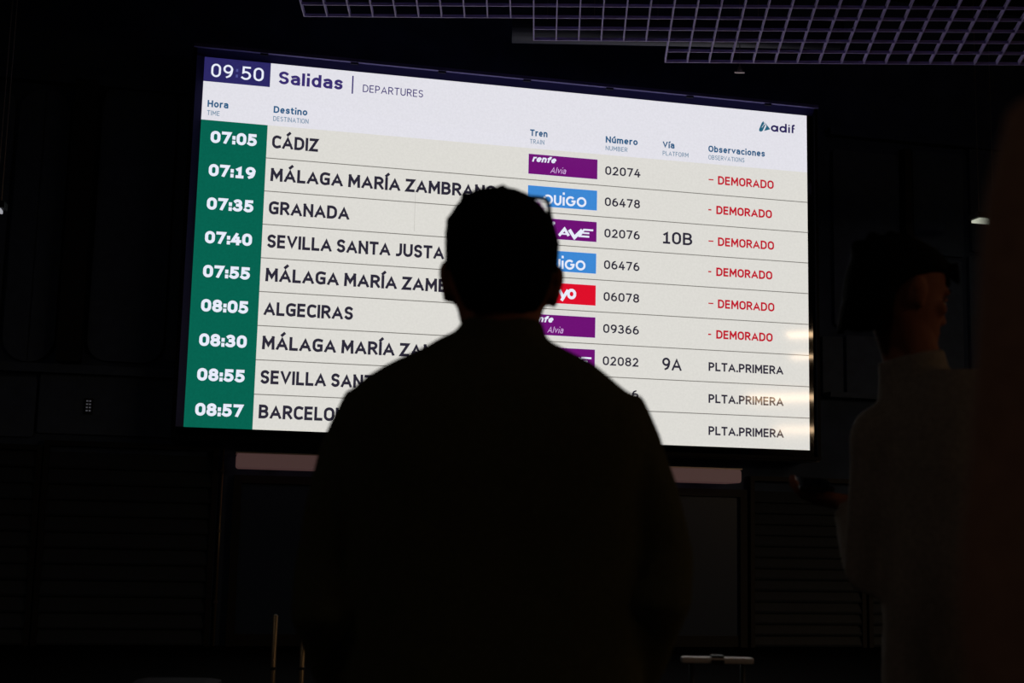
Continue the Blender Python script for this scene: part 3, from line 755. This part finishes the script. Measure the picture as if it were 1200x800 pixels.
def shoe(parent, c, rot):
    bm = bmesh.new(); Ms = Matrix.Translation(c) @ Matrix.Rotation(rot, 4, 'Z')
    slab(bm, [(0.0, -.045, .045, -.09, .19), (.025, -.047, .047, -.092, .192), (.05, -.042, .042, -.088, .165), (.08, -.038, .038, -.082, .08), (.105, -.036, .036, -.078, .03)], 24, Ms, 2.6)
    o = fuse(bm, 'shoe', M['shoe'], parent, 0.008, 3)
    bm = bmesh.new(); slab(bm, [(0.0, -.047, .047, -.093, .193), (.018, -.049, .049, -.095, .195)], 24, Ms, 2.6); done(bm, 'sole', M['rubber'], o)

# ---- man in front of the board, seen from behind
MY = 2.0
base = at(581, 600, MY); mx = base.x
man = tag(empty('person', (mx, MY, 0)), 'person in dark jacket seen from behind, glasses pushed up on the short dark hair', 'person')
def L(px, py): p = at(px, py, MY); return p.x-mx, p.z
hx, hz = L(587.5, 331)
Mh = Matrix.Translation((hx, 0.0, hz)) @ Matrix.Rotation(R(7), 4, 'X') @ Matrix.Rotation(R(1.5), 4, 'Y') @ Matrix.Scale(1.045, 4) @ Matrix.Translation((0, 0, -.118))
bm = bmesh.new(); head_geo(bm, Mh)
nx_, nz_ = L(588, 385)
tube(bm, [(nx_, -0.01, nz_-0.10), (nx_, -0.012, nz_), (hx, -0.012, nz_+0.07)], [.075, .060, .060], 20)
SH = L(588, 430)[1]
slab(bm, [(0.88, -.16, .16, -.09, .09), (1.0, -.155, .155, -.09, .09), (1.15, -.16, .16, -.095, .10), (1.3, -.175, .175, -.10, .10), (1.42, -.18, .18, -.09, .08), (1.49, -.10, .10, -.06, .05)], 26)
# arm paths (shoulder, elbow, wrist) from the outline
def outer(px, py, k): x, z = L(px+k, py); return Vector((x, 0.0, z))
armL = [outer(398, 482, 52), outer(371, 540, 46), outer(357, 600, 44), outer(347, 665, 43)]
armR = [outer(758, 482, -52), outer(776, 530, -46), outer(797, 592, -45), outer(810, 650, -43)]
eL = armL[-1]+Vector((0.0, -0.03, -0.06)); eR = armR[-1]+Vector((-0.004, -0.03, -0.06))
wL = eL+Vector((0.05, 0.14, -0.21)); wR = eR+Vector((-0.05, 0.14, -0.21))
for path, e_, w_, s in ((armL, eL, wL, -1), (armR, eR, wR, 1)):
    tube(bm, [path[0], path[1], path[2], path[3], e_, e_*0.5+w_*0.5, w_], [.05, .046, .043, .040, .038, .036, .026], 14)
    hand_geo(bm, frame(w_, (w_-e_).normalized()+Vector((0, -0.1, -0.5)), (s, -0.3, 0)), side=1 if s < 0 else -1)
leg_geo(bm, (-.095, 0, .90), (-.11, .01, .50), (-.115, -.02, .09)); leg_geo(bm, (.095, 0, .90), (.11, .01, .50), (.115, -.02, .09))
for s in (-1, 1): tube(bm, [(s*.115, -.03, .04), (s*.12, .06, .035), (s*.125, .13, .03)], [.035, .036, .028], 12)
body = fuse(bm, 'body', M['skin'], man, 0.006, 3)
eyes(man, Mh)
# hair from the outline of the head
bm = bmesh.new()
prof = [(372, 548, 628), (360, 541, 637), (340, 533, 644), (317, 526, 650), (295, 523, 652), (275, 522, 651), (257, 527, 646), (246, 533, 638), (238, 540, 630), (231, 549, 618), (226.5, 566, 608), (224, 580, 600)]
yb = [-.085, -.098, -.108, -.112, -.114, -.112, -.104, -.094, -.083, -.068, -.045, -.02]; yf = [-.05, -.045, -.03, -.02, .02, .07, .082, .082, .076, .06, .035, .01]
slab(bm, [(L(a, y)[1], L(a, y)[0], L(c, y)[0], f, g) for (y, a, c), f, g in zip(prof, yb, yf)], 30, None, 2.15)
for (x0_, y0_, x1_, y1_, r_) in ((552, 238, 543, 231, .012), (580, 233, 592, 223.5, .018), (596, 232, 606, 227.5, .014), (560, 236, 566, 228, .012), (530, 262, 524, 260, .008), (645, 300, 652, 297, .010), (528, 300, 523, 306, .008), (610, 236, 616, 231, .012)):
    a = L(x0_, y0_); b_ = L(x1_, y1_); tube(bm, [(a[0], -.02, a[1]-0.01), (b_[0], -.03, b_[1])], [r_, r_*0.45], 8)
fuse(bm, 'hair', M['hair'], man, 0.005, 2)
# glasses pushed up on the head: rims, bridge, temples
gl = empty('glasses', (hx, 0, hz)); gl.parent = man
rimm = mat('glasses_rim', (16, 16, 20), 0.3)
lensm = mat('lens_glass', (250, 250, 250), 0.02); lb_ = lensm.node_tree.nodes['Principled BSDF']
lb_.inputs['Transmission Weight'].default_value = 1.0; lb_.inputs['IOR'].default_value = 1.45
for s_ in (-1, 1):
    k_ = 1.0 if s_ > 0 else 0.83
    out_ = [(.013, .128), (.020, .134), (.036, .1355), (.052, .1345), (.063, .1325), (.0685, .127), (.0705, .116), (.070, .104), (.064, .094), (.050, .088), (.034, .088), (.020, .096), (.014, .110)]
    pts = [Vector((x*k_*s_*1.04, .034-1.5*x*x, z+.010-(0 if s_ > 0 else .004))) for x, z in out_]
    bm = bmesh.new(); tube(bm, pts+[pts[0], pts[1]], .0034, 8); rm = done(bm, 'rim', rimm, gl, True)
    bm = bmesh.new(); rings(bm, [[p+Vector((0, -.0008, 0)) for p in pts], [p+Vector((0, .0008, 0)) for p in pts]]); done(bm, 'lens', lensm, rm)
    bm = bmesh.new(); tube(bm, [(.070*s_*k_, .026, .138), (.078*s_*k_, 0.012, .100), (.086*s_, -.02, .060), (.083*s_, -.045, .01)], .0028, 8); done(bm, 'temple', rimm, gl, True)
bm = bmesh.new(); tube(bm, [(-.012, .036, .13), (0, .040, .133), (.013, .036, .131)], .0025, 8); done(bm, 'bridge', rimm, gl, True)
# jacket: back panel with collar and sleeves
bm = bmesh.new()
out = [(386, 540, 636), (392, 528, 639), (398, 515, 643), (406, 504, 658), (414, 488, 676), (424, 466, 695), (434, 446, 710), (444, 430, 722), (455, 417, 736), (468, 406, 748), (484, 397, 757), (506, 392, 762), (540, 398, 758), (590, 404, 752), (650, 408, 750), (720, 410, 750), (800, 408, 752), (905, 406, 754)]
dp = [.064, .066, .07, .076, .083, .092, .100, .106, .112, .116, .120, .122, .124, .122, .118, .116, .12, .125]
slab(bm, [(L(a, y)[1], L(a, y)[0], L(c, y)[0], -d, d*.95) for (y, a, c), d in zip(out, dp)], 36, None, 2.6)
slab(bm, [(L(588, 410)[1], L(533, 400)[0], L(643, 400)[0], -.078, .07), (L(588, 384)[1], L(537, 384)[0], L(638, 384)[0], -.073, .06), (L(588, 375)[1], L(539.5, 384)[0], L(636, 384)[0], -.069, .055)], 30, None, 2.2)
for path, e_, w_ in ((armL, eL, wL), (armR, eR, wR)):
    tube(bm, [path[0]+Vector((0, 0, .0)), path[1], path[2], path[3], e_, e_*.55+w_*.45, w_*.95+e_*.05], [.066, .062, .060, .058, .056, .050, .040], 20)
fuse(bm, 'jacket', M['jacket'], man, 0.008, 4, wrinkle=0.008)
bm = bmesh.new(); tube(bm, [(-.13, 0, L(588, 900)[1]), (.13, 0, L(588, 900)[1])], .1, 12) if False else None
slab(bm, [(.86, -.17, .17, -.10, .10), (.95, -.17, .17, -.10, .10), (1.0, -.165, .165, -.10, .10)], 28)
for s in (-1, 1): tube(bm, [(s*.09, 0, .90), (s*.10, .005, .70), (s*.11, .01, .50), (s*.113, -.005, .28), (s*.115, -.02, .07)], [.10, .092, .075, .070, .062], 20)
fuse(bm, 'trousers', M['denim'], man, 0.009, 4, wrinkle=0.008)
shoe(man, (-.12, -.01, 0), R(6)); shoe(man, (.12, -.01, 0), R(-6))

# ---- person on the right reading a phone
PY = 2.6; pb_ = at(1062, 500, PY); bx = pb_.x+0.10
p2 = tag(empty('person', (bx, PY, 0)), 'person with wavy dark hair right of the board, holding a phone at chest height', 'person')
def L2(px, py, dy=0.0): p = at(px, py, PY+dy); return Vector((p.x-bx, dy, p.z))
Rb = Matrix.Rotation(R(-8), 4, 'Z') @ Matrix.Diagonal((.84, .95, 1.05, 1))
hc = L2(1052, 348, 0.03)
Mh2 = Matrix.Translation(hc) @ Matrix.Rotation(R(-72), 4, 'Z') @ Matrix.Rotation(R(-10), 4, 'X') @ Matrix.Scale(0.98, 4) @ Matrix.Translation((0.0, 0, -.120))
bm = bmesh.new(); head_geo(bm, Mh2)
neck = hc+Vector((0.035, 0.0, -0.155))
tube(bm, [neck+Vector((.02, -.01, -.08)), neck, hc+Vector((0.005, 0.0, -.05))], [.075, .056, .058], 18)
slab(bm, [(.90, -.15, .15, -.09, .09), (1.05, -.14, .14, -.09, .09), (1.25, -.16, .16, -.1, .1), (1.40, -.17, .17, -.09, .09), (1.48, -.10, .10, -.06, .06)], 26, Rb)
shl = Rb @ Vector((-.165, 0, 1.375)); shr = Rb @ Vector((.165, 0, 1.375))
wr = L2(996, 590, 0.30); el = Vector((shl.x-0.0, 0.06, 1.14)); el = (shl+Vector((-0.012, 0.05, -.27)))
ball(bm, shl, .050); tube(bm, [shl, (shl+el)/2, el, (el+wr)/2, wr], [.05, .046, .04, .037, .026], 14)
elr = shr+Vector((.03, -.03, -.27)); wrr = elr+Vector((-.06, .1, -.22))
ball(bm, shr, .050); tube(bm, [shr, (shr+elr)/2, elr, (elr+wrr)/2, wrr], [.05, .046, .04, .037, .026], 14)
hand_geo(bm, frame(wrr, (-.2, .2, -1), (1, -.2, 0)), side=-1)
# palm turned up below the phone, fingers closing round its far edge
Mw = frame(wr, Vector((-0.86, 0.36, 0.16)), Vector((-0.12, -0.25, -1.0)))
hand_geo(bm, Mw, side=-1, curl=(14, 30, 28), thumb=0.3, spread=4)
leg_geo(bm, (-.09, 0, .90), (-.10, .02, .50), (-.10, -.02, .09), 1, Rb); leg_geo(bm, (.09, 0, .90), (.10, .02, .50), (.10, -.02, .09), 1, Rb)
for s in (-1, 1): tube(bm, [(s*.10, -.03, .04), (s*.105, .06, .035), (s*.11, .13, .03)], [.035, .036, .028], 12, mtx=Rb)
fuse(bm, 'body', M['skin'], p2, 0.0055, 3); eyes(p2, Mh2)
bm = bmesh.new()
random.seed(3)
tf = []
for k in range(11):                                      # wavy locks over the nape
    x = -.062+k*.0124; y = -.075-.022*(1-(x/.062)**2)
    tf.append(((x, y, .085), (x*1.05+random.uniform(-.006, .006), y-.012, .018+random.uniform(0, .016)), .017))
for k in range(16):                                      # loose curls over the crown
    a_ = random.uniform(0, 2*math.pi); t_ = random.uniform(.1, 1.1)
    p_ = Vector((.080*math.cos(a_)*math.sin(t_), -.01+.105*math.sin(a_)*math.sin(t_), .155+.092*math.cos(t_)))
    tf.append((p_, p_+Vector((p_.x*.16, (p_.y+.01)*.16, .010)), .019))
for x in (-.045, -.015, .02, .05): tf.append(((x, .08, .20), (x*1.1, .106, .165), .018))
hair_geo(bm, Mh2, 1.04, tf)
slab(bm, [(.035, -.050, .050, -.088, -.040), (.06, -.062, .062, -.100, -.036), (.09, -.071, .071, -.108, -.030), (.12, -.078, .078, -.112, -.026)], 28, Mh2, 2.1)
fuse(bm, 'hair', M['hair'], p2, 0.006, 2, wrinkle=0.010)
bm = bmesh.new()
slab(bm, [(.78, -.19, .19, -.12, .12), (.95, -.18, .18, -.115, .115), (1.15, -.178, .178, -.12, .12), (1.32, -.186, .186, -.125, .12), (1.40, -.178, .178, -.118, .108), (1.445, -.150, .150, -.105, .09), (1.475, -.115, .115, -.09, .075), (1.50, -.085, .085, -.078, .065)], 34, Rb)
tube(bm, [neck+Vector((.0, -.01, -.12)), neck+Vector((.0, 0, -.05)), neck+Vector((-.005, .0, .0)), neck+Vector((-.012, .0, .035))], [.105, .080, .070, .067], 20)
ball(bm, shl, .068); tube(bm, [shl, (shl+el)/2, el, el*.5+wr*.5, wr*.85+el*.15], [.070, .064, .060, .052, .042], 18)
ball(bm, shr, .068); tube(bm, [shr, (shr+elr)/2, elr, elr*.5+wrr*.5, wrr*.9+elr*.1], [.070, .064, .060, .052, .042], 18)
fuse(bm, 'jacket', M['brownjacket'], p2, 0.009, 4, wrinkle=0.010)
bm = bmesh.new(); slab(bm, [(.84, -.165, .165, -.1, .1), (.98, -.16, .16, -.1, .1)], 28, Rb)
for s in (-1, 1): tube(bm, [(s*.085, 0, .90), (s*.095, .01, .68), (s*.10, .02, .50), (s*.10, 0, .28), (s*.10, -.02, .07)], [.097, .088, .072, .068, .060], 20, mtx=Rb)
fuse(bm, 'trousers', M['denim'], p2, 0.009, 4)
shoe(p2, Rb @ Vector((-.105, -.01, 0)), R(-8)); shoe(p2, Rb @ Vector((.105, -.01, 0)), R(-22))
# the phone it holds: a thing of its own
pc_ = Vector((bx, PY, 0)) + Mw @ Vector((-.004, .086, -.030))
phn = tag(empty('phone', mtx=Matrix.Translation(pc_) @ Matrix.Rotation(R(-8), 4, 'Z') @ Matrix.Rotation(R(10), 4, 'X') @ Matrix.Rotation(R(2), 4, 'Y')), 'dark phone held flat in the hand of the person on the right', 'phone')
boxobj('case', (-.038, -.072, -.005), (.038, .072, .004), M['rubber'], phn, bev=0.003)
boxobj('screen', (-.035, -.069, .004), (.035, .069, .005), M['bezel'], phn)

# ---- blurred person close to the camera at the right edge
QY = 0.62; qb = at(1436, 400, QY); qx = qb.x
p3 = tag(empty('person', (qx, QY, 0)), 'blurred brown-haired person close to the camera, cut by the right edge', 'person')
p3.rotation_euler = (0, 0, R(-68)); hz3 = at(1436, 318, QY).z
Mh3 = Matrix.Translation((0, 0.0, hz3)) @ Matrix.Rotation(R(20), 4, 'Z') @ Matrix.Scale(0.94, 4) @ Matrix.Translation((0, 0, -.118))
bm = bmesh.new(); head_geo(bm, Mh3)
zn = hz3-0.16
tube(bm, [(0, -.01, zn-.07), (0, -.01, zn), (0, -.01, zn+.08)], [.065, .050, .050], 18)
slab(bm, [(.78, -.15, .15, -.09, .09), (.92, -.125, .125, -.08, .08), (zn-.17, -.14, .14, -.085, .085), (zn-.10, -.12, .12, -.07, .06), (zn-.04, -.06, .06, -.05, .05)], 26)
for s in (-1, 1):
    sh_ = Vector((s*.150, 0, zn-.105)); e_ = sh_+Vector((s*.03, -.02, -.27)); w_ = e_+Vector((-s*.02, .08, -.22))
    tube(bm, [sh_, (sh_+e_)/2, e_, (e_+w_)/2, w_], [.036, .036, .034, .031, .022], 14)
    hand_geo(bm, frame(w_, (0, .2, -1), (s, -.2, 0)), side=1 if s < 0 else -1)
    leg_geo(bm, (s*.08, 0, .80), (s*.085, .01, .44), (s*.085, -.02, .09), 0.92)
    tube(bm, [(s*.09, -.03, .04), (s*.09, .06, .035), (s*.095, .12, .03)], [.032, .033, .026], 12)
fuse(bm, 'body', M['skin'], p3, 0.006, 3); eyes(p3, Mh3)
bm = bmesh.new(); hair_geo(bm, Mh3, 1.06)
Mz = Matrix.Rotation(R(20), 4, 'Z')
slab(bm, [(hz3-.22, -.09, .09, -.115, -.055), (hz3-.15, -.095, .095, -.12, -.04), (hz3-.06, -.088, .088, -.118, -.02), (hz3+.03, -.086, .086, -.112, .0), (hz3+.08, -.08, .08, -.1, .02)], 28, Mz, 2.2)
fuse(bm, 'hair', M['brownhair'], p3, 0.006, 3, wrinkle=0.006)
bm = bmesh.new()
slab(bm, [(.45, -.21, .21, -.15, .15), (.78, -.18, .18, -.12, .12), (.92, -.155, .155, -.11, .105), (zn-.17, -.175, .175, -.115, .11), (zn-.08, -.165, .165, -.10, .09), (zn-.035, -.11, .11, -.085, .07), (zn+.0, -.07, .07, -.07, .055)], 34)
for s in (-1, 1):
    sh_ = Vector((s*.150, 0, zn-.105)); e_ = sh_+Vector((s*.03, -.02, -.27)); w_ = e_+Vector((-s*.02, .08, -.22))
    ball(bm, sh_+Vector((0, 0, -.012)), .060); tube(bm, [sh_+Vector((0, 0, -.012)), (sh_+e_)/2, e_, (e_+w_)/2, w_*.92+e_*.08], [.060, .056, .052, .046, .038], 18)
fuse(bm, 'coat', M['coat'], p3, 0.009, 4, wrinkle=0.008)
bm = bmesh.new(); slab(bm, [(.74, -.15, .15, -.1, .1), (.86, -.145, .145, -.09, .09)], 28)
for s in (-1, 1): tube(bm, [(s*.078, 0, .80), (s*.085, .01, .44), (s*.085, -.02, .07)], [.09, .064, .054], 20)
fuse(bm, 'trousers', M['denim'], p3, 0.009, 4)
shoe(p3, (-.09, -.02, 0), R(6)); shoe(p3, (.09, -.02, 0), R(-6))
